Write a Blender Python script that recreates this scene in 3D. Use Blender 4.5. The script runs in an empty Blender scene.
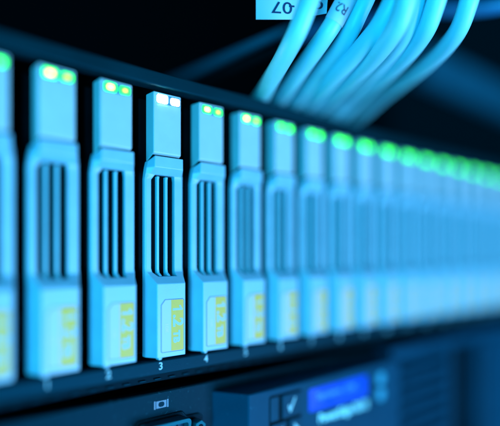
import bpy, bmesh, math, random
from mathutils import Vector, Matrix
random.seed(7)
scene = bpy.context.scene
COL = scene.collection
S = 0.001                       # everything below is written in millimetres

# ------------------------------------------------------------------ camera
TH = 0.8463758
cam_d = bpy.data.cameras.new('camera')
cam = bpy.data.objects.new('camera', cam_d)
COL.objects.link(cam)
cam.location = (-38.113 * S, -141.715 * S, 0)
cam.rotation_euler = (math.pi / 2, 0, TH - math.pi / 2)
cam_d.sensor_width = 36
cam_d.lens = 36 * 517.089 / 500
cam_d.shift_y = (255.911 - 213) / 500
cam_d.clip_start = 0.002
cam_d.clip_end = 20
cam_d.dof.use_dof = True
cam_d.dof.focus_distance = 0.1690
cam_d.dof.aperture_fstop = cam_d.lens / 18.0
scene.camera = cam

# ------------------------------------------------------------------ world and lamps
world = bpy.data.worlds.new('World')
scene.world = world
world.use_nodes = True
bg = world.node_tree.nodes['Background']
bg.inputs[0].default_value = (0.0, 0.25, 0.6, 1)
bg.inputs[1].default_value = 0.02


def area(name, loc, target, size, size_y, power, col):
    d = bpy.data.lights.new(name, 'AREA')
    d.shape = 'RECTANGLE'
    d.size, d.size_y = size * S, size_y * S
    d.energy = power
    d.color = col
    o = bpy.data.objects.new(name, d)
    COL.objects.link(o)
    o.location = Vector(loc) * S
    o.rotation_euler = (Vector(target) - Vector(loc)).to_track_quat('-Z', 'Y').to_euler()
    return o


area('key_lamp', (330, -600, -225), (130, 0, 10), 420, 300, 8.6, (0.38, 0.64, 1.0))
area('blue_lamp', (-400, -390, -80), (90, 0, 40), 300, 300, 5.6, (0.03, 0.68, 1.0))

vs = scene.view_settings
vs.view_transform = 'Standard'
vs.look = 'None'
vs.exposure = 0
vs.gamma = 1
vs.use_curve_mapping = False
scene.cycles.max_bounces = 6
scene.cycles.use_denoising = True


# ------------------------------------------------------------------ materials
def mat(name, col, rough=0.4, metal=0.0, var=0.12, vscale=120, bump=0.0, bscale=2500, emit=None, estr=0, spec=0.5, dust=0.0, tint=None):
    m = bpy.data.materials.new(name)
    m.use_nodes = True
    nt = m.node_tree
    b = nt.nodes['Principled BSDF']
    b.inputs['Roughness'].default_value = rough
    b.inputs['Metallic'].default_value = metal
    b.inputs['Specular IOR Level'].default_value = spec
    if tint:
        b.inputs['Specular Tint'].default_value = (*tint, 1)
    tc = nt.nodes.new('ShaderNodeTexCoord')
    oi = nt.nodes.new('ShaderNodeObjectInfo')
    add = nt.nodes.new('ShaderNodeVectorMath')
    add.operation = 'ADD'
    nt.links.new(tc.outputs['Object'], add.inputs[0])
    nt.links.new(oi.outputs['Random'], add.inputs[1])
    n = nt.nodes.new('ShaderNodeTexNoise')
    n.inputs['Scale'].default_value = vscale
    n.inputs['Detail'].default_value = 6
    nt.links.new(add.outputs[0], n.inputs['Vector'])
    r = nt.nodes.new('ShaderNodeValToRGB')
    r.color_ramp.elements[0].position = 0.3
    r.color_ramp.elements[1].position = 0.7
    c0 = [c * (1 - var) for c in col]
    c1 = [min(1, c * (1 + var)) for c in col]
    r.color_ramp.elements[0].color = (*c0, 1)
    r.color_ramp.elements[1].color = (*c1, 1)
    nt.links.new(n.outputs['Fac'], r.inputs['Fac'])
    last = r.outputs['Color']
    if dust > 0:
        n2 = nt.nodes.new('ShaderNodeTexNoise')
        n2.inputs['Scale'].default_value = 900
        n2.inputs['Detail'].default_value = 3
        nt.links.new(add.outputs[0], n2.inputs['Vector'])
        r2 = nt.nodes.new('ShaderNodeValToRGB')
        r2.color_ramp.elements[0].position = 0.64
        r2.color_ramp.elements[1].position = 0.74
        nt.links.new(n2.outputs['Fac'], r2.inputs['Fac'])
        mul = nt.nodes.new('ShaderNodeMath')
        mul.operation = 'MULTIPLY'
        mul.inputs[1].default_value = dust
        nt.links.new(r2.outputs['Color'], mul.inputs[0])
        mx = nt.nodes.new('ShaderNodeMix')
        mx.data_type = 'RGBA'
        nt.links.new(mul.outputs[0], mx.inputs['Factor'])
        nt.links.new(last, mx.inputs[6])
        mx.inputs[7].default_value = (0.05, 0.30, 0.42, 1)
        last = mx.outputs[2]
    nt.links.new(last, b.inputs['Base Color'])
    # uneven gloss
    mr = nt.nodes.new('ShaderNodeMapRange')
    mr.inputs['To Min'].default_value = max(0.05, rough - 0.08)
    mr.inputs['To Max'].default_value = rough + 0.1
    nt.links.new(n.outputs['Fac'], mr.inputs['Value'])
    nt.links.new(mr.outputs[0], b.inputs['Roughness'])
    if bump > 0:
        n3 = nt.nodes.new('ShaderNodeTexNoise')
        n3.inputs['Scale'].default_value = bscale
        n3.inputs['Detail'].default_value = 2
        nt.links.new(tc.outputs['Object'], n3.inputs['Vector'])
        bp = nt.nodes.new('ShaderNodeBump')
        bp.inputs['Strength'].default_value = bump
        bp.inputs['Distance'].default_value = 0.0001
        nt.links.new(n3.outputs['Fac'], bp.inputs['Height'])
        nt.links.new(bp.outputs['Normal'], b.inputs['Normal'])
    if emit:
        b.inputs['Emission Color'].default_value = (*emit, 1)
        b.inputs['Emission Strength'].default_value = estr
    return m


M = {}
M['shell'] = mat('pale_plastic', (0.150, 0.420, 0.586), 0.40, var=0.05, vscale=160, bump=0.25)
M['cap'] = mat('pale_cap_plastic', (0.277, 0.473, 0.586), 0.45, var=0.04, vscale=160, bump=0.3)
M['fin'] = mat('fin_plastic', (0.10, 0.43, 0.59), 0.40, var=0.05)
M['dark'] = mat('black_metal', (0.001, 0.005, 0.007), 0.5, var=0.3, spec=0.08, tint=(0.0, 0.5, 1.0))
M['label_edge'] = mat('label_gap', (0.0126, 0.1386, 0.2646), 0.5)
M['label_white'] = mat('label_paper', (0.315, 0.466, 0.605), 0.50, var=0.03)
M['label_yellow'] = mat('label_yellow_print', (0.55, 0.40, 0.05), 0.5, var=0.06, vscale=700)
M['label_text'] = mat('label_text_print', (0.2268, 0.4536, 0.5796), 0.5, var=0.05)
M['label_faint'] = mat('label_faint_print', (0.4410, 0.4914, 0.3906), 0.5, var=0.05)
M['bezel'] = mat('navy_bezel', (0.0006, 0.0197, 0.0322), 0.45, var=0.15, vscale=60, bump=0.5, bscale=3000, dust=0.05, spec=0.14, tint=(0.0, 0.5, 1.0))
M['lip'] = mat('navy_lip', (0.0006, 0.0174, 0.0270), 0.45, var=0.15, vscale=50, spec=0.14, tint=(0.0, 0.5, 1.0))
M['model_print'] = mat('model_print', (0.25, 0.85, 0.98), 0.5, var=0.03)
M['print'] = mat('white_print', (0.1386, 0.4536, 0.5796), 0.5, var=0.03)
M['server'] = mat('charcoal_paint', (0.0005, 0.0110, 0.0165), 0.46, var=0.2, vscale=50, bump=0.6, bscale=3500, dust=0.10, spec=0.14, tint=(0.0, 0.5, 1.0))
M['control'] = mat('control_plastic', (0.0008, 0.0375, 0.0788), 0.42, var=0.15, vscale=50, bump=0.5, bscale=3000, dust=0.07, spec=0.14, tint=(0.0, 0.5, 1.0))
M['button'] = mat('button_plastic', (0.0008, 0.0338, 0.0675), 0.38, var=0.15, spec=0.14, tint=(0.0, 0.5, 1.0))
M['steel'] = mat('dsub_steel', (0.004, 0.085, 0.125), 0.5, metal=0.2, var=0.1, vscale=300, spec=0.2, tint=(0.0, 0.6, 1.0))
M['vga_plastic'] = mat('vga_plastic', (0.01, 0.04, 0.08), 0.45, spec=0.14, tint=(0.0, 0.5, 1.0))
M['lcd'] = mat('blue_display', (0.0, 0.02, 0.2), 0.2, emit=(0.0, 0.07, 1.0), estr=0.95)
M['lcd_text'] = mat('display_text', (0.0, 0.1, 0.4), 0.3, emit=(0.02, 0.30, 1.0), estr=1.2)
M['icon'] = mat('icon_print', (0.004, 0.14, 0.25), 0.5)
M['ring'] = mat('round_button', (0.0126, 0.3024, 0.4914), 0.3, var=0.05)
M['cable'] = mat('cable_jacket', (0.17, 0.64, 0.80), 0.42, var=0.05, vscale=90, bump=0.2, bscale=900)
M['blue_cable'] = mat('blue_jacket', (0.0070, 0.1400, 0.3360), 0.4, var=0.05)
M['tag'] = mat('tag_paper', (0.42, 0.62, 0.82), 0.5, var=0.03)
M['ink'] = mat('ink', (0.005, 0.03, 0.10), 0.5)
M['rack'] = mat('rack_paint', (0.004, 0.085, 0.150), 0.5, var=0.2, vscale=20, spec=0.14, tint=(0.0, 0.5, 1.0))
M['led_green'] = mat('green_led_lens', (0.1, 0.6, 0.1), 0.3, emit=(0.01, 1.0, 0.02), estr=3.6)
M['led_core'] = mat('green_led_core', (0.2, 0.6, 0.1), 0.3, emit=(0.9, 1.0, 0.16), estr=7.0)
M['led_core_small'] = mat('small_led_core', (0.2, 0.6, 0.1), 0.3, emit=(0.75, 1.0, 0.04), estr=3.0)
M['led_core_far'] = mat('far_led_core', (0.2, 0.6, 0.1), 0.3, emit=(0.04, 1.0, 0.02), estr=8.0)
M['led_white'] = mat('white_led', (0.7, 0.9, 0.9), 0.3, emit=(0.70, 1.0, 0.92), estr=160.0)
M['led_warm'] = mat('warm_led', (0.8, 0.9, 0.7), 0.3, emit=(1.0, 0.97, 0.60), estr=40.0)



# ------------------------------------------------------------------ helpers
def link(name, me, m, parent=None, smooth=False, bevel=0.0, seg=2):
    o = bpy.data.objects.new(name, me)
    COL.objects.link(o)
    if m is not None and not me.materials:
        me.materials.append(m)
    if parent is not None:
        o.parent = parent
    if bevel > 0:
        md = o.modifiers.new('bevel', 'BEVEL')
        md.width = bevel * S
        md.segments = seg
        md.limit_method = 'ANGLE'
        md.angle_limit = math.radians(25)
        md.harden_normals = False
        smooth = True
    if smooth:
        for p in me.polygons:
            p.use_smooth = True
        if bevel > 0:
            w = o.modifiers.new('wn', 'WEIGHTED_NORMAL')
            w.keep_sharp = True
    return o


def mesh_from(name, verts, faces):
    me = bpy.data.meshes.new(name)
    me.from_pydata([(v[0] * S, v[1] * S, v[2] * S) for v in verts], [], faces)
    bm = bmesh.new()
    bm.from_mesh(me)
    bmesh.ops.remove_doubles(bm, verts=bm.verts, dist=1e-7)
    bmesh.ops.recalc_face_normals(bm, faces=bm.faces)
    bm.to_mesh(me)
    bm.free()
    me.update()
    return me


BOXF = [(0, 1, 3, 2), (4, 6, 7, 5), (0, 4, 5, 1), (2, 3, 7, 6), (0, 2, 6, 4), (1, 5, 7, 3)]


def box(name, x0, x1, y0, y1, z0, z1, m, parent=None, bevel=0.0, seg=2):
    v = [(x, y, z) for x in (x0, x1) for y in (y0, y1) for z in (z0, z1)]
    return link(name, mesh_from(name, v, BOXF), m, parent, bevel=bevel, seg=seg)


def prism_y(name, pts, y0, y1, m, parent=None, bevel=0.0):
    """outline of (x, z) points extruded from y0 (front) to y1"""
    n = len(pts)
    v = [(x, y0, z) for x, z in pts] + [(x, y1, z) for x, z in pts]
    f = [tuple(range(n)), tuple(range(2 * n - 1, n - 1, -1))]
    f += [(i, (i + 1) % n, n + (i + 1) % n, n + i) for i in range(n)]
    return link(name, mesh_from(name, v, f), m, parent, bevel=bevel)


def rrect(x0, x1, z0, z1, r, n=5, corners=(1, 1, 1, 1)):
    out = []
    for k, (cx, cz, a) in enumerate(((x1 - r, z1 - r, 0), (x0 + r, z1 - r, 90), (x0 + r, z0 + r, 180), (x1 - r, z0 + r, 270))):
        for i in range(n):
            t = math.radians(a + 90 * i / (n - 1))
            out.append((cx + r * math.cos(t), cz + r * math.sin(t)))
    return out


def text_mesh(body, size, bold=0.0):
    cu = bpy.data.curves.new('glyphs', 'FONT')
    cu.body = body
    cu.size = size * S
    cu.align_x = 'CENTER'
    cu.align_y = 'CENTER'
    cu.offset = bold * S
    cu.extrude = 0.02 * S
    cu.resolution_u = 4
    to = bpy.data.objects.new('glyphs', cu)
    COL.objects.link(to)
    dg = bpy.context.evaluated_depsgraph_get()
    dg.update()
    me = bpy.data.meshes.new_from_object(to.evaluated_get(dg))
    bpy.data.objects.remove(to)
    bpy.data.curves.remove(cu)
    me.materials.clear()
    return me


def text_on_front(name, body, size, x, y, z, m, parent, roll=0.0, bold=0.0, sx=1.0):
    """flat print on a face that looks toward -Y"""
    me = text_mesh(body, size, bold)
    mt = Matrix.Translation(Vector((x, y, z)) * S) @ Matrix.Rotation(math.radians(roll), 4, 'Y') @ Matrix.Rotation(math.pi / 2, 4, 'X') @ Matrix.Diagonal((sx, 1, 1, 1))
    me.transform(mt)
    return link(name, me, m, parent)


def cr(pts, n):
    p = [Vector(q) for q in pts]
    p = [p[0] * 2 - p[1]] + p + [p[-1] * 2 - p[-2]]
    out = []
    for i in range(1, len(p) - 2):
        a, b, c, d = p[i - 1], p[i], p[i + 1], p[i + 2]
        for k in range(n):
            t = k / n
            out.append(0.5 * ((2 * b) + (c - a) * t + (2 * a - 5 * b + 4 * c - d) * t * t + (3 * b - a - 3 * c + d) * t ** 3))
    out.append(p[-2])
    return out


def tube_mesh(name, path, r, sides=20, closed_ends=True):
    n = len(path)
    up = Vector((1, 0, 0))
    verts, faces = [], []
    for i, p in enumerate(path):
        t = (path[min(i + 1, n - 1)] - path[max(i - 1, 0)]).normalized()
        u = (up - t * up.dot(t)).normalized()
        up = u
        w = t.cross(u)
        for k in range(sides):
            a = 2 * math.pi * k / sides
            verts.append(p + (u * math.cos(a) + w * math.sin(a)) * r)
    for i in range(n - 1):
        for k in range(sides):
            k2 = (k + 1) % sides
            faces.append((i * sides + k, i * sides + k2, (i + 1) * sides + k2, (i + 1) * sides + k))
    if closed_ends:
        faces.append(tuple(range(sides)))
        faces.append(tuple(range((n - 1) * sides, n * sides)))
    return mesh_from(name, verts, faces)


def empty(name, loc, label, cat, group=None):
    o = bpy.data.objects.new(name, None)
    o.empty_display_size = 0.005
    COL.objects.link(o)
    o.location = Vector(loc) * S
    return tag(o, label, cat, group)


def tag(o, label, cat, group=None):
    o['label'] = label
    o['category'] = cat
    if group:
        o['group'] = group
    return o


PITCH = 18.0
NDRV = 20
X0, X1 = -14.0, PITCH * NDRV + 2

# ------------------------------------------------------------------ background of the cabinet
b = box('cabinet_back', -700, 1500, 900, 904, -500, 900, M['dark'])
b['kind'] = 'structure'

# ------------------------------------------------------------------ the drive enclosure
enc = empty('drive_enclosure', (0, 0, -39), 'long dark blue storage enclosure holding the row of pale drives', 'enclosure')
enc_z = 39.0


def ebox(name, x0, x1, y0, y1, z0, z1, m, bevel=0.0):
    return box(name, x0, x1, y0, y1, z0 + enc_z, z1 + enc_z, m, enc, bevel)


ebox('top_lip', X0, X1, 1.6, 7.0, 54.4, 59.0, M['lip'], 0.6)
ebox('top_cover', X0, X1, 7.0, 330, 56.6, 58.6, M['dark'])
ebox('bottom_bezel', X0, X1, 1.2, 6.5, -37.9, -33.5, M['bezel'], 0.4)
ebox('bottom_tray', X0, X1, 6.5, 330, -38.6, -34.2, M['dark'])
ebox('side_wall', X0 - 3, X0, 1.6, 330, -38.6, 59, M['dark'])
ebox('side_wall', X1, X1 + 3, 1.6, 330, -38.6, 59, M['dark'])
ebox('midplane', X0, X1, 62, 64, -34.2, 56.6, M['dark'])
for i in range(NDRV):
    text_on_front('slot_number', str(i), 3.3, PITCH * i - 3.8, 1.15, -35.35 + enc_z, M['print'], enc, bold=0.06)
# sprung guide clips in the gaps between the bays
for i in range(-1, NDRV):
    xg = PITCH * i + 8.4
    v = [(xg - .5, 9, -31), (xg + .5, 9, -31), (xg + .5, 7.2, -27), (xg - .5, 7.2, -27), (xg + .5, 9, -21), (xg - .5, 9, -21), (xg + .5, 8, -17), (xg - .5, 8, -17)]
    v += [(x, y + .6, z) for x, y, z in v]
    strips = [(0, 1, 2, 3), (3, 2, 4, 5), (5, 4, 6, 7)]
    f = strips + [tuple(q + 8 for q in s[::-1]) for s in strips]
    f += [(0, 1, 9, 8), (7, 6, 14, 15), (0, 3, 11, 8), (3, 5, 13, 11), (5, 7, 15, 13), (1, 2, 10, 9), (2, 4, 12, 10), (4, 6, 14, 12)]
    link('guide_clip', mesh_from('guide_clip', [(x, y, z + enc_z) for x, y, z in v], f), M['lip'], enc)
# embossed stitches along the underside flange
for i in range(62):
    xs = X0 + 3 + i * 5.6
    ebox('vent_stitch', xs, xs + 2.4, 5.3, 6.0, -40.6, -40.1, M['bezel'], 0.1)
ebox('flange', X0, X1, 6.0, 330, -41.2, -38.7, M['dark'])


# ------------------------------------------------------------------ one drive carrier (x is centred on the bay)
def carrier_shell():
    # rows: z, front y, left x of front, right x of front, outer (mid) left, outer right, slot left, slot right (None = closed)
    BL, BR = -7.9, 6.6
    YM, YB = 4.0, 5.6
    rows = [
        (32.0, 1.4, -5.75, 4.85, -6.9, 5.8, None, None),
        (28.4, 1.4, -5.75, 4.85, -7.4, 6.2, None, None),
        (26.3, 3.7, -6.2, 5.5, -7.7, 6.45, -4.3, 2.9),
        (24.6, 4.0, -7.3, 6.2, BL, BR, -5.6, 3.2),
        (10.0, 4.0, -7.3, 6.2, BL, BR, -5.6, 3.2),
        (-4.0, 4.0, -7.3, 6.2, BL, BR, -5.6, 3.2),
        (-5.2, 3.9, -7.2, 6.15, BL, BR, -5.3, 3.2),
        (-6.6, 2.45, -6.65, 5.6, BL, BR, -3.9, 3.2),
        (-8.9, 0.0, -5.75, 4.85, BL, BR, None, None),
        (-32.4, 0.0, -5.75, 4.85, BL, BR, None, None),
    ]
    verts, idx = [], {}

    def V(p):
        k = tuple(round(c, 4) for c in p)
        if k not in idx:
            idx[k] = len(verts)
            verts.append(p)
        return idx[k]
    faces = []
    grid = []
    for (z, yf, xl, xr, ol, orr, sl, sr) in rows:
        s0 = sl if sl is not None else xl + 1.6
        s1 = sr if sr is not None else xr - 1.6
        ym = YM if yf < YM - .05 else YM + .35
        dz = 0
        if z > 30:
            dz = -1.6
        grid.append([V((ol, YB, z + dz)), V((ol, ym, z + dz)), V((xl, yf, z)), V((s0, yf, z)), V((s1, yf, z)), V((xr, yf, z)), V((orr, ym, z + dz)), V((orr, YB, z + dz))])
    NR = len(rows)
    for r in range(NR - 1):
        for c in range(7):
            if c == 3 and rows[r][6] is not None and rows[r + 1][6] is not None:
                continue
            faces.append((grid[r][c], grid[r][c + 1], grid[r + 1][c + 1], grid[r + 1][c]))
    # top and bottom
    faces.append(tuple(grid[0]))
    faces.append(tuple(reversed(grid[-1])))
    # slot inner walls
    ids = [r for r in range(NR) if rows[r][6] is not None]
    YI = 5.4

    def back(i):
        p = verts[i]
        return V((p[0], YI, p[2]))
    for a, c in zip(ids[:-1], ids[1:]):
        faces.append((grid[a][3], grid[c][3], back(grid[c][3]), back(grid[a][3])))
        faces.append((grid[a][4], back(grid[a][4]), back(grid[c][4]), grid[c][4]))
    a = ids[0]
    faces.append((grid[a][3], grid[a][4], back(grid[a][4]), back(grid[a][3])))
    a = ids[-1]
    faces.append((grid[a][3], back(grid[a][3]), back(grid[a][4]), grid[a][4]))
    me = bpy.data.meshes.new('handle')
    me.from_pydata([(v[0] * S, v[1] * S, v[2] * S) for v in verts], [], faces)
    bm = bmesh.new()
    bm.from_mesh(me)
    bmesh.ops.recalc_face_normals(bm, faces=bm.faces)
    # the open shell has to look outward: check a known front face
    bm.faces.ensure_lookup_table()
    low = min(bm.faces, key=lambda q: (q.calc_center_median() - Vector((-.45, 0, -20)) * S).length)
    if low.normal.y > 0:
        bmesh.ops.reverse_faces(bm, faces=bm.faces)
    bm.to_mesh(me)
    bm.free()
    return me


def fin_mesh(x0, x1):
    prof = [(25.9, 4.0), (24.9, 4.25), (-4.3, 4.25), (-5.4, 4.0), (-6.5, 2.9), (-6.7, 3.2)]
    v, f = [], []
    for z, y in prof:
        dx = 0.35 if z < -6 else 0.0
        v += [(x0 + dx, y, z), (x1 + dx, y, z), (x1, 5.5, z), (x0, 5.5, z)]
    for i in range(len(prof) - 1):
        a = 4 * i
        for k in range(4):
            k2 = (k + 1) % 4
            f.append((a + k, a + k2, a + 4 + k2, a + 4 + k))
    f += [(0, 1, 2, 3), (4 * len(prof) - 4, 4 * len(prof) - 3, 4 * len(prof) - 2, 4 * len(prof) - 1)]
    return mesh_from('fin', v, f)


def led_lens(x0, x1, z0, z1, m_out, m_in, parent):
    o_ = rrect(x0, x1, z0, z1, 0.65)
    i_ = rrect(x0 + .95, x1 - .95, z0 + .65, z1 - .65, 0.45)
    n = len(o_)
    v = [(x, 2.5, z) for x, z in o_] + [(x, 2.14, z) for x, z in o_] + [(x, 2.05, z) for x, z in i_]
    f = []
    for k in range(n):
        k2 = (k + 1) % n
        f += [(k, k2, n + k2, n + k), (n + k, n + k2, 2 * n + k2, 2 * n + k)]
    f.append(tuple(range(2 * n, 3 * n)))
    me = mesh_from('led', v, f)
    me.materials.append(m_out)
    me.materials.append(m_in)
    for p in me.polygons:
        p.material_index = 1 if len(p.vertices) > 4 else 0
    return link('led', me, None, parent)


GROUP = 'drive carriers in the enclosure bays'


def make_drive():
    t = empty('disk_drive', (0, 0, 0), 'x', 'disk drive', GROUP)
    box('carrier_body', -7.3, 6.2, 9.2, 60, -32.0, 51.5, M['dark'], t)
    box('gap_shade_block', -5.4, 4.4, 3.3, 9.1, 29.2, 34.4, M['dark'], t)  # added black filler standing in for the shade in the gap below the cap
    prof = [(2.3, 33.1), (2.3, 52.8), (7.4, 52.8), (7.4, 30.6)]
    cv = [(-5.75, y, z) for y, z in prof] + [(4.75, y, z) for y, z in prof]
    cf = [(0, 1, 2, 3), (7, 6, 5, 4)] + [(k, (k + 1) % 4, 4 + (k + 1) % 4, 4 + k) for k in range(4)]
    cap = link('latch_cap', mesh_from('latch_cap', cv, cf), M['cap'], t, bevel=0.45)
    prism_y('led_window', rrect(-4.85, 4.25, 49.15, 52.1, 0.7), 2.24, 2.6, M['label_edge'], cap)
    led_lens(-4.5, -0.55, 49.35, 51.95, M['led_green'], M['led_core'], cap)
    led_lens(0.55, 3.95, 49.4, 51.7, M['led_green'], M['led_core_small'], cap)
    hd = link('handle', carrier_shell(), M['shell'], t, bevel=0.38, seg=3)
    for x0 in (-3.45, -0.25):
        link('fin', fin_mesh(x0, x0 + 0.95), M['fin'], hd, bevel=0.16)
    # little catch under the front left corner
    prism_y('catch', [(-5.3, -32.2), (-3.6, -32.2), (-4.0, -33.1), (-5.0, -33.2)], 0.25, 2.2, M['shell'], t, bevel=0.2)
    lab_out = [(-4.5, -15.6), (-3.0, -13.85), (3.8, -13.85), (4.3, -14.3), (4.3, -30.5), (3.9, -30.9), (-4.1, -30.9), (-4.5, -30.5)]
    lab_in = [(-4.28, -15.7), (-2.9, -14.08), (3.7, -14.08), (4.08, -14.45), (4.08, -30.35), (3.8, -30.66), (-4.0, -30.66), (-4.28, -30.4)]
    lab = prism_y('label_recess', lab_out, -0.05, 0.4, M['label_edge'], t)
    prism_y('capacity_label', lab_in, -0.12, 0.2, M['label_white'], lab)
    prism_y('yellow_band', [(-0.75, -14.16), (3.65, -14.16), (4.0, -14.5), (4.0, -30.3), (3.75, -30.58), (-0.75, -30.58)], -0.16, 0.1, M['label_yellow'], lab)
    # the figures run down the band: glyph up is +x, glyph right is -z
    one = [(0.0, 0.55), (0.0, 1.25), (3.1, 1.25), (3.75, 1.25), (3.75, 0.75), (3.35, 0.35), (3.0, -0.35), (2.35, -0.35), (2.75, 0.55)]
    prism_y('capacity_figure', [(-0.15 + u, -16.35 - w) for u, w in one], -0.20, -0.1, M['label_text'], lab)
    text_on_front('capacity_text', '.2', 5.3, 1.7, -0.19, -20.9, M['label_text'], lab, roll=90, bold=0.17, sx=1.05)
    text_on_front('capacity_text', 'TB', 3.3, 1.2, -0.19, -26.1, M['label_text'], lab, roll=90, bold=0.17, sx=1.0)
    text_on_front('speed_text', '10K', 1.9, -2.5, -0.15, -23.0, M['label_faint'], lab, roll=90, bold=0.05)
    return t


def kids(o):
    return [c for c in bpy.data.objects if c.parent == o]


def copy_tree(o, parent=None):
    c = o.copy()
    COL.objects.link(c)
    c.parent = parent
    for ch in kids(o):
        copy_tree(ch, c)
    return c


ORD = ['leftmost', 'second', 'third', 'fourth', 'fifth', 'sixth', 'seventh', 'eighth', 'ninth', 'tenth', 'eleventh', 'twelfth', 'thirteenth', 'fourteenth', 'fifteenth', 'sixteenth', 'seventeenth', 'eighteenth', 'nineteenth', 'twentieth']
LAB = {
    0: 'pale blue disk drive cut off by the left edge of the picture',
    1: 'blurred pale blue disk drive second from the left edge, yellow green lights',
    2: 'slightly soft pale disk drive just left of the sharp one numbered 3',
    3: 'sharp pale disk drive above the number 3, its top lights glaring white',
    4: 'pale disk drive with readable 1.2TB label just right of the glaring one',
    5: 'soft pale disk drive two places right of the one numbered 3',
}
proto = make_drive()
drives = [proto] + [copy_tree(proto) for _ in range(NDRV - 1)]
for i, d in enumerate(drives):
    j = random.uniform(-.12, .12) if i != 3 else 0
    d.location = Vector((PITCH * i + j, random.uniform(-.12, .12), 0)) * S
    d.rotation_euler = (0, 0, math.radians(random.uniform(-.35, .35)))
    d['label'] = LAB.get(i, 'out of focus pale disk drive with green light, %s from the left' % ORD[i])
# the drive in focus signals with white light, the far ones with plain green
for i, d in enumerate(drives):
    for c in kids(d):
        if not c.name.startswith('latch_cap'):
            continue
        ws = [g for g in kids(c) if g.name.split('.')[0] == 'led']
        ws.sort(key=lambda g: sum(v.co.x for v in g.data.vertices) / len(g.data.vertices))
        for k, g in enumerate(ws):
            if i == 3:
                g.data = g.data.copy()
                g.data.materials[0] = g.data.materials[1] = (M['led_white'], M['led_warm'])[k]
                g['label'] = 'glaring white status light'
            elif i >= 6 or i == 0:
                g.data = g.data.copy()
                g.data.materials[1] = M['led_core_far']

# ------------------------------------------------------------------ the server underneath
srv = empty('rack_server', (0, 0, -132), 'dark blue rack server below the drives with display and monitor port', 'server')
sz = 132.0


def sbox(name, x0, x1, y0, y1, z0, z1, m, bevel=0.0, parent=None):
    return box(name, x0, x1, y0, y1, z0 + sz, z1 + sz, m, parent or srv, bevel)


def spr(name, pts, y0, y1, m, parent=None, bevel=0.0):
    return prism_y(name, [(x, z + sz) for x, z in pts], y0, y1, m, parent or srv, bevel)


sbox('chassis', X0 - 3, 700, 7, 330, -131, -44.2, M['dark'])
sbox('front_panel', X0 - 3, 168, 2.0, 6.5, -131, -43.5, M['server'], 0.7)

# monitor icon
ic = 50.9, -47.75
spr('monitor_icon', [(ic[0] - 1.9, ic[1] - 1.15), (ic[0] + 1.9, ic[1] - 1.15), (ic[0] + 1.9, ic[1] + 1.15), (ic[0] - 1.9, ic[1] + 1.15)], 1.95, 2.2, M['icon'])
spr('monitor_icon', rrect(ic[0] - 1.1, ic[0] + 1.1, ic[1] - .8, ic[1] + .8, .75), 1.91, 2.2, M['server'])
for s in (-1, 1):
    spr('monitor_icon', [(ic[0] + s * 2.15, ic[1] - 1.3), (ic[0] + s * 2.7, ic[1] - 1.3), (ic[0] + s * 2.7, ic[1] + 1.3), (ic[0] + s * 2.15, ic[1] + 1.3)], 1.95, 2.2, M['icon'])

# monitor port: pressed surround, D shaped shell, pin block, jack screws
VX, VZ = 50.6, -57.9


def dshape(hw, h, taper, r=1.2):
    c = [(-hw + taper, -h), (hw - taper, -h), (hw, h), (-hw, h)]
    out = []
    n = len(c)
    for k in range(n):
        p, q, s = Vector(c[k - 1]), Vector(c[k]), Vector(c[(k + 1) % n])
        a, d = q + (p - q).normalized() * r, q + (s - q).normalized() * r
        for t in (0, .25, .5, .75, 1):
            m_ = a * (1 - t) ** 2 + q * 2 * t * (1 - t) + d * t * t
            out.append((VX + m_.x, VZ + 1.3 + m_.y))
    return out


port = spr('monitor_port', [(VX - 16.5, VZ - 6), (VX + 16.5, VZ - 6), (VX + 16.5, VZ + 3.4), (VX + 15, VZ + 4.6), (VX + 9.8, VZ + 4.8), (VX + 8.2, VZ + 6.6), (VX - 8.2, VZ + 6.6), (VX - 9.8, VZ + 4.8), (VX - 15, VZ + 4.6), (VX - 16.5, VZ + 3.4)], 1.2, 2.6, M['server'], bevel=0.5)
spr('recess', [(VX - 15.9, VZ - 5.4), (VX + 15.9, VZ - 5.4), (VX + 15.9, VZ + 3.1), (VX + 14.6, VZ + 4.1), (VX + 9.4, VZ + 4.3), (VX + 7.8, VZ + 6.1), (VX - 7.8, VZ + 6.1), (VX - 9.4, VZ + 4.3), (VX - 14.6, VZ + 4.1), (VX - 15.9, VZ + 3.1)], 1.1, 2.2, M['dark'], port)
# hollow steel shell
o_, i_ = dshape(8.4, 4.2, 1.2, 1.8), dshape(7.3, 3.1, 1.1, 1.3)
n = len(o_)
v = [(x, -3.6, z + sz) for x, z in o_] + [(x, -3.6, z + sz) for x, z in i_] + [(x, 1.2, z + sz) for x, z in o_] + [(x, 1.2, z + sz) for x, z in i_]
f = []
for k in range(n):
    k2 = (k + 1) % n
    f += [(k, k2, n + k2, n + k), (k, 2 * n + k, 2 * n + k2, k2), (n + k, n + k2, 3 * n + k2, 3 * n + k)]
link('steel_shell', mesh_from('steel_shell', v, f), M['steel'], port, smooth=False)
spr('pin_block', dshape(7.25, 3.05, 1.1, 1.3), -1.2, 1.1, M['vga_plastic'], port)
for r in range(3):
    for k in range(5):
        px, pz = VX - 4.6 + k * 2.3 + (1.15 if r == 1 else 0) - .4, VZ + 3.3 - r * 2
        spr('pin_hole', [(px + .45 * math.cos(a * math.pi / 4), pz + .45 * math.sin(a * math.pi / 4)) for a in range(8)], -1.24, -1.0, M['dark'], port)
for s in (-1, 1):
    cx_ = VX + s * 12.6
    hexa = [(cx_ + 2.4 * math.cos(a * math.pi / 3 + .3), VZ + 1.2 + 2.4 * math.sin(a * math.pi / 3 + .3)) for a in range(6)]
    js = spr('jack_screw', hexa, -2.6, 1.1, M['steel'], port, bevel=0.3)
    spr('screw_hole', [(cx_ + 1.1 * math.cos(a * math.pi / 6), VZ + 1.2 + 1.1 * math.sin(a * math.pi / 6)) for a in range(12)], -2.64, -2.3, M['dark'], port)

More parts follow.
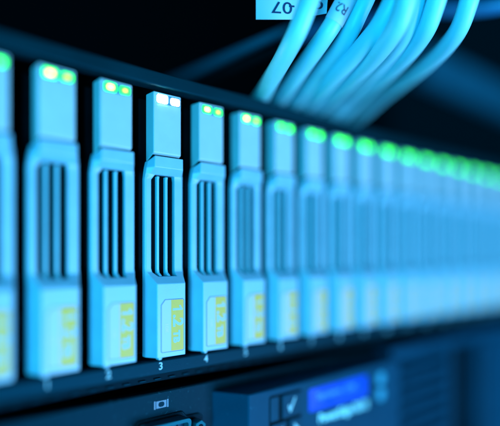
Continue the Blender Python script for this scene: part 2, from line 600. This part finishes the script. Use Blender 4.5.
# control box with its slanted left side
BT, BB = -47.07, -100.0
v = [(71.4, 2.0), (78.0, -10.0), (170.0, -10.0), (172.0, -4.0), (172.0, 6.0), (71.4, 6.0)]
vv = [(x, y, BT + sz) for x, y in v] + [(x, y, BB + sz) for x, y in v]
n = len(v)
f = [tuple(range(n)), tuple(range(2 * n - 1, n - 1, -1))] + [(k, (k + 1) % n, n + (k + 1) % n, n + k) for k in range(n)]
ctl = link('control_box', mesh_from('control_box', vv, f), M['control'], srv, bevel=0.7, seg=3)
spr('button_well', rrect(87.4, 104.0, -73.5, -49.4, 1.0), -10.05, -9.5, M['dark'], ctl)
spr('button', rrect(87.9, 91.9, -58.6, -50.0, .4), -10.4, -9.6, M['button'], ctl, bevel=0.25)
b1 = spr('button', rrect(93.4, 103.3, -58.4, -50.0, .5), -10.9, -9.6, M['button'], ctl, bevel=0.3)
b2 = spr('button', rrect(88.0, 95.4, -67.4, -59.4, .5), -10.9, -9.6, M['button'], ctl, bevel=0.3)
b3 = spr('button', rrect(97.2, 103.4, -67.4, -59.4, .5), -10.9, -9.6, M['button'], ctl, bevel=0.3)
spr('check_mark', [(96.0, -54.4), (96.7, -53.7), (97.3, -54.9), (99.6, -51.4), (100.1, -51.8), (97.5, -56.6), (96.9, -56.6)], -10.96, -10.8, M['print'], ctl)
spr('arrow_mark', [(93.2, -60.9), (90.6, -63.2), (93.2, -65.5)], -10.96, -10.8, M['print'], ctl)
spr('arrow_mark', [(99.3, -60.9), (101.9, -63.2), (99.3, -65.5)], -10.96, -10.8, M['print'], ctl)
lf = spr('display', rrect(108.2, 144.6, -59.2, -50.6, .6), -10.15, -9.7, M['lcd'], ctl)
text_on_front('display_text', 'System OK', 3.4, 125, -10.2, -54.0 + sz, M['lcd_text'], ctl, sx=1.6)
text_on_front('model_text', 'PowerEdge R610', 4.6, 129.4, -10.1, -62.9 + sz, M['model_print'], ctl, bold=0.15, sx=0.98)
for zc in (-53.4, -60.4):
    spr('round_button', [(154.4 + 2.7 * math.cos(a * math.pi / 12), zc + 2.7 * math.sin(a * math.pi / 12)) for a in range(24)], -10.7, -9.7, M['ring'], ctl, bevel=0.25)

# ventilated bay to the right of the control box
sbox('bay_frame', 172.4, 231, -4, 6.4, -50.2, -43.6, M['control'], 0.5)
sbox('bay_frame', 226.5, 231, -4, 6.4, -131, -50.4, M['control'], 0.4)
sbox('bay_back', 172.4, 226.4, 3.0, 6.4, -131, -50.4, M['dark'])
for k in range(11):
    zt = -56.4 - k * 7.0
    sbox('louvre', 172.6, 226.3, -3.8, 0.0, zt - 3.0, zt, M['control'], 0.3)
for k in range(20):
    xr = 174.6 + k * 2.65
    sbox('rib', xr, xr + 0.7, -1.2, 2.0, -131, -50.5, M['control'])
sbox('bay_frame', 231.4, 700, -3.5, 6.4, -49.6, -43.6, M['control'], 0.5)
sbox('bay_back', 231.4, 262, 5.0, 6.8, -131, -49.8, M['dark'])
for k in range(5):
    xa = 262 + k * 84
    car = sbox('bay_cover', xa, xa + 74, -4.5, 6.0, -131, -50.0, M['control'], 0.8)
    sbox('grip', xa + 4, xa + 10, -6.5, -4.5, -126, -55, M['button'], 0.6, car)

# ------------------------------------------------------------------ cables looping over the enclosure
CB = {
    'c1': [(79.4, -38.7, 84.2), (78.0, -34.8, 72.2), (79.1, -27.8, 65.5), (86.9, -12.0, 61.9), (105.2, 15.9, 62.6), (118.5, 40.2, 63.1)],
    'c2': [(96.6, -40.6, 89.6), (93.4, -35.8, 77.6), (92.3, -30.1, 71.0), (96.9, -16.9, 66.5), (112.7, 10.6, 64.5), (125.1, 34.3, 64.5)],
    'c3': [(102.5, -43.2, 90.7), (100.3, -38.5, 78.7), (101.7, -31.7, 72.4), (109.1, -15.6, 69.0), (123.8, 11.4, 66.1), (135.6, 35.7, 65.7)],
    'c4': [(101.4, -54.2, 85.8), (100.7, -48.2, 74.5), (102.6, -39.2, 69.3), (111.2, -20.1, 66.1), (130.6, 10.7, 66.0), (143.5, 34.1, 65.7)],
    'c5': [(97.4, -58.7, 82.6), (99.0, -56.0, 73.1), (102.1, -49.5, 68.3), (112.5, -32.0, 66.1), (135.6, 3.6, 67.5), (149.3, 32.9, 66.0)],
    'c6': [(110.5, -54.2, 89.1), (112.0, -51.5, 78.8), (116.1, -44.5, 73.1), (127.0, -27.4, 70.9), (150.0, 5.7, 71.8), (161.3, 31.7, 67.3)],
    'c7': [(112.2, -61.1, 86.9), (114.0, -57.4, 77.4), (118.5, -50.6, 72.5), (129.7, -33.9, 70.5), (155.2, 2.4, 72.1), (169.8, 32.2, 68.4)],
    'c8': [(122.6, -66.2, 88.6), (123.8, -63.4, 78.9), (129.3, -56.2, 73.7), (143.6, -38.1, 73.1), (171.8, -0.3, 76.2), (187.2, 32.8, 72.5)],
}
CL = {
    'c1': 'pale blue network cable leftmost of the bundle, crossing the paper tag',
    'c2': 'pale blue network cable with white tag marked R2c-07',
    'c3': 'pale blue network cable right beside the tagged one',
    'c4': 'pale blue network cable fourth from the left in the bundle',
    'c5': 'nearest pale cable in the middle of the bundle, fifth from left',
    'c6': 'pale cable half hidden in the bundle, third from its right side',
    'c7': 'pale cable second from the right in the bundle',
    'c8': 'outermost right pale cable making the widest bend',
}
paths = {}
for k, pts in CB.items():
    p = [Vector(q) for q in pts]
    lead = p[0] + (p[0] - p[1]) * 1.6 + Vector((0, 4, 6))
    lead2 = lead + Vector((0, 10, 55))
    tail = p[-1] + Vector((14, 60, -0.6 * (p[-1].z - 63.5)))
    tail2 = tail + Vector((6, 150, 0))
    tail.z = max(62.4, tail.z - 1)
    tail2.z = 62.4
    path = cr([lead2, lead] + p + [tail, tail2], 14)
    paths[k] = path
    base = path[-1]
    o = link('network_cable', tube_mesh('network_cable', [q - base for q in path], 3.05), M['cable'], None, smooth=True)
    o.location = base * S
    tag(o, CL[k], 'cable', 'pale network cables looping over the enclosure')
    paths[k + '_obj'] = o
    paths[k + '_base'] = base

# paper tag wrapped round the second cable: sleeve, flag and print are parts of that cable
c2o, c2b = paths['c2_obj'], paths['c2_base']
seg = [q for q in paths['c2'] if 75.2 < q.z < 98]
link('tag_sleeve', tube_mesh('tag_sleeve', [q - c2b for q in seg], 3.22, 24, False), M['tag'], c2o, smooth=True)
fl = [Vector(q) for q in ((73.3, -18.7, 92.0), (73.3, -18.7, 75.9), (83.0, -25.4, 76.5), (91.6, -32.6, 78.6), (92.0, -34.0, 95.0), (83.0, -25.4, 93.0))]
nrm = Vector((math.cos(TH), math.sin(TH), 0)) * 0.12
v = [q - c2b for q in fl] + [q - c2b + nrm for q in fl]
f = [(0, 1, 2, 5), (5, 2, 3, 4), (6, 11, 8, 7), (11, 10, 9, 8)] + [(k, (k + 1) % 6, 6 + (k + 1) % 6, 6 + k) for k in range(6)]
link('tag_flag', mesh_from('tag_flag', v, f), M['tag'], c2o)


def glyph_on(name, body, size, pos, xdir, nout, m, parent, base, bold=0.04, sx=1.3):
    """upside-down print: text x axis runs along -xdir, up is down"""
    me = text_mesh(body, size, bold)
    me.transform(Matrix.Diagonal((sx, 1, 1, 1)))
    xd = Vector(xdir).normalized() * -1
    no = Vector(nout).normalized()
    yd = no.cross(xd)
    mt = Matrix.Translation((Vector(pos) - base) * S) @ Matrix((xd, yd, no)).transposed().to_4x4()
    me.transform(mt)
    return link(name, me, m, parent)


fx = (fl[2] - fl[1])
fx.z = 0
fn = Vector((fx.y, -fx.x, 0)).normalized()
if fn.dot(Vector((-math.cos(TH), -math.sin(TH), 0))) < 0:
    fn = -fn


def on_flag(t, z, a=1, b=2):
    q = fl[a].lerp(fl[b], t)
    q.z = z
    return q + fn * 0.06


glyph_on('tag_text', '07', 5.4, on_flag(0.72, 80.3), fx, fn, M['ink'], c2o, c2b)
glyph_on('tag_text', '-', 5.4, on_flag(0.99, 80.3), fx, fn, M['ink'], c2o, c2b)
fx2 = fl[3] - fl[2]
fx2.z = 0
fn2 = Vector((fx2.y, -fx2.x, 0)).normalized()
if fn2.dot(fn) < 0:
    fn2 = -fn2
q = fl[2].lerp(fl[3], 0.78)
q.z = 80.8
glyph_on('tag_text', 'c', 5.6, q + fn2 * 0.08, fx2, fn2, M['ink'], c2o, c2b)
# R2 bent round the sleeve
mid = min(seg, key=lambda s: abs(s.z - 78.8))
vd = Vector((-math.cos(TH), -math.sin(TH), 0))
rd = Vector((math.sin(TH), -math.cos(TH), 0))
ii = seg.index(mid)
tdir = (seg[ii - 1] - seg[min(ii + 1, len(seg) - 1)]).normalized()   # upward along the cable
me = text_mesh('R2', 3.9, 0.04)
rr = 3.26
c_o = (tdir.cross(vd)).normalized()
c_n = (c_o.cross(tdir)).normalized()
if c_n.dot(vd) < 0:
    c_n = -c_n
if c_o.dot(rd) < 0:
    c_o = -c_o
for vt in me.vertices:
    u, w, h = vt.co.x / S, vt.co.y / S, vt.co.z / S
    a = -u / rr + 0.12
    pnt = mid - tdir * w + (c_o * math.sin(a) + c_n * math.cos(a)) * (rr + h)
    vt.co = (pnt - c2b) * S
link('tag_text', me, M['ink'], c2o)

# a darker blue cable crossing behind the bundle
pb = cr([(150, 40, 111), (164.4, -11.1, 109.4), (170.6, -24.6, 107.9), (176.2, -37.6, 105.1), (181.2, -50.0, 103.8), (188.6, -64.6, 105.0), (200, -100, 112)], 10)
o = link('crossing_cable', tube_mesh('crossing_cable', [q - pb[0] for q in pb], 3.4), M['blue_cable'], None, smooth=True)
o.location = pb[0] * S
tag(o, 'darker blue cable crossing behind the bundle in the top right corner', 'cable')

# ------------------------------------------------------------------ dim cabinet hardware behind
o = box('cabinet_rail', -2, 2, 0, 909, -2, 2, M['rack'], None, bevel=1.2)
o.location = Vector((102.2, -9.5, 85.7)) * S
tag(o, 'dim blue cabinet rail in the dark left of the cables, upper one', 'rail')
o = box('cabinet_rail', -1.6, 1.6, 0, 905, -1.6, 1.6, M['dark'], None, bevel=1.0)
o.location = Vector((103.7, -5.5, 80.3)) * S
tag(o, 'fainter cabinet rail just below the dim blue one left of the cables', 'rail')
o = box('cabinet_crossbar', 0, 1160, -4, 14, -14, 14, M['rack'], None, bevel=4)
o.location = Vector((330, 70, 152)) * S
tag(o, 'broad blurred dark blue crossbar right of the cable bundle', 'crossbar')
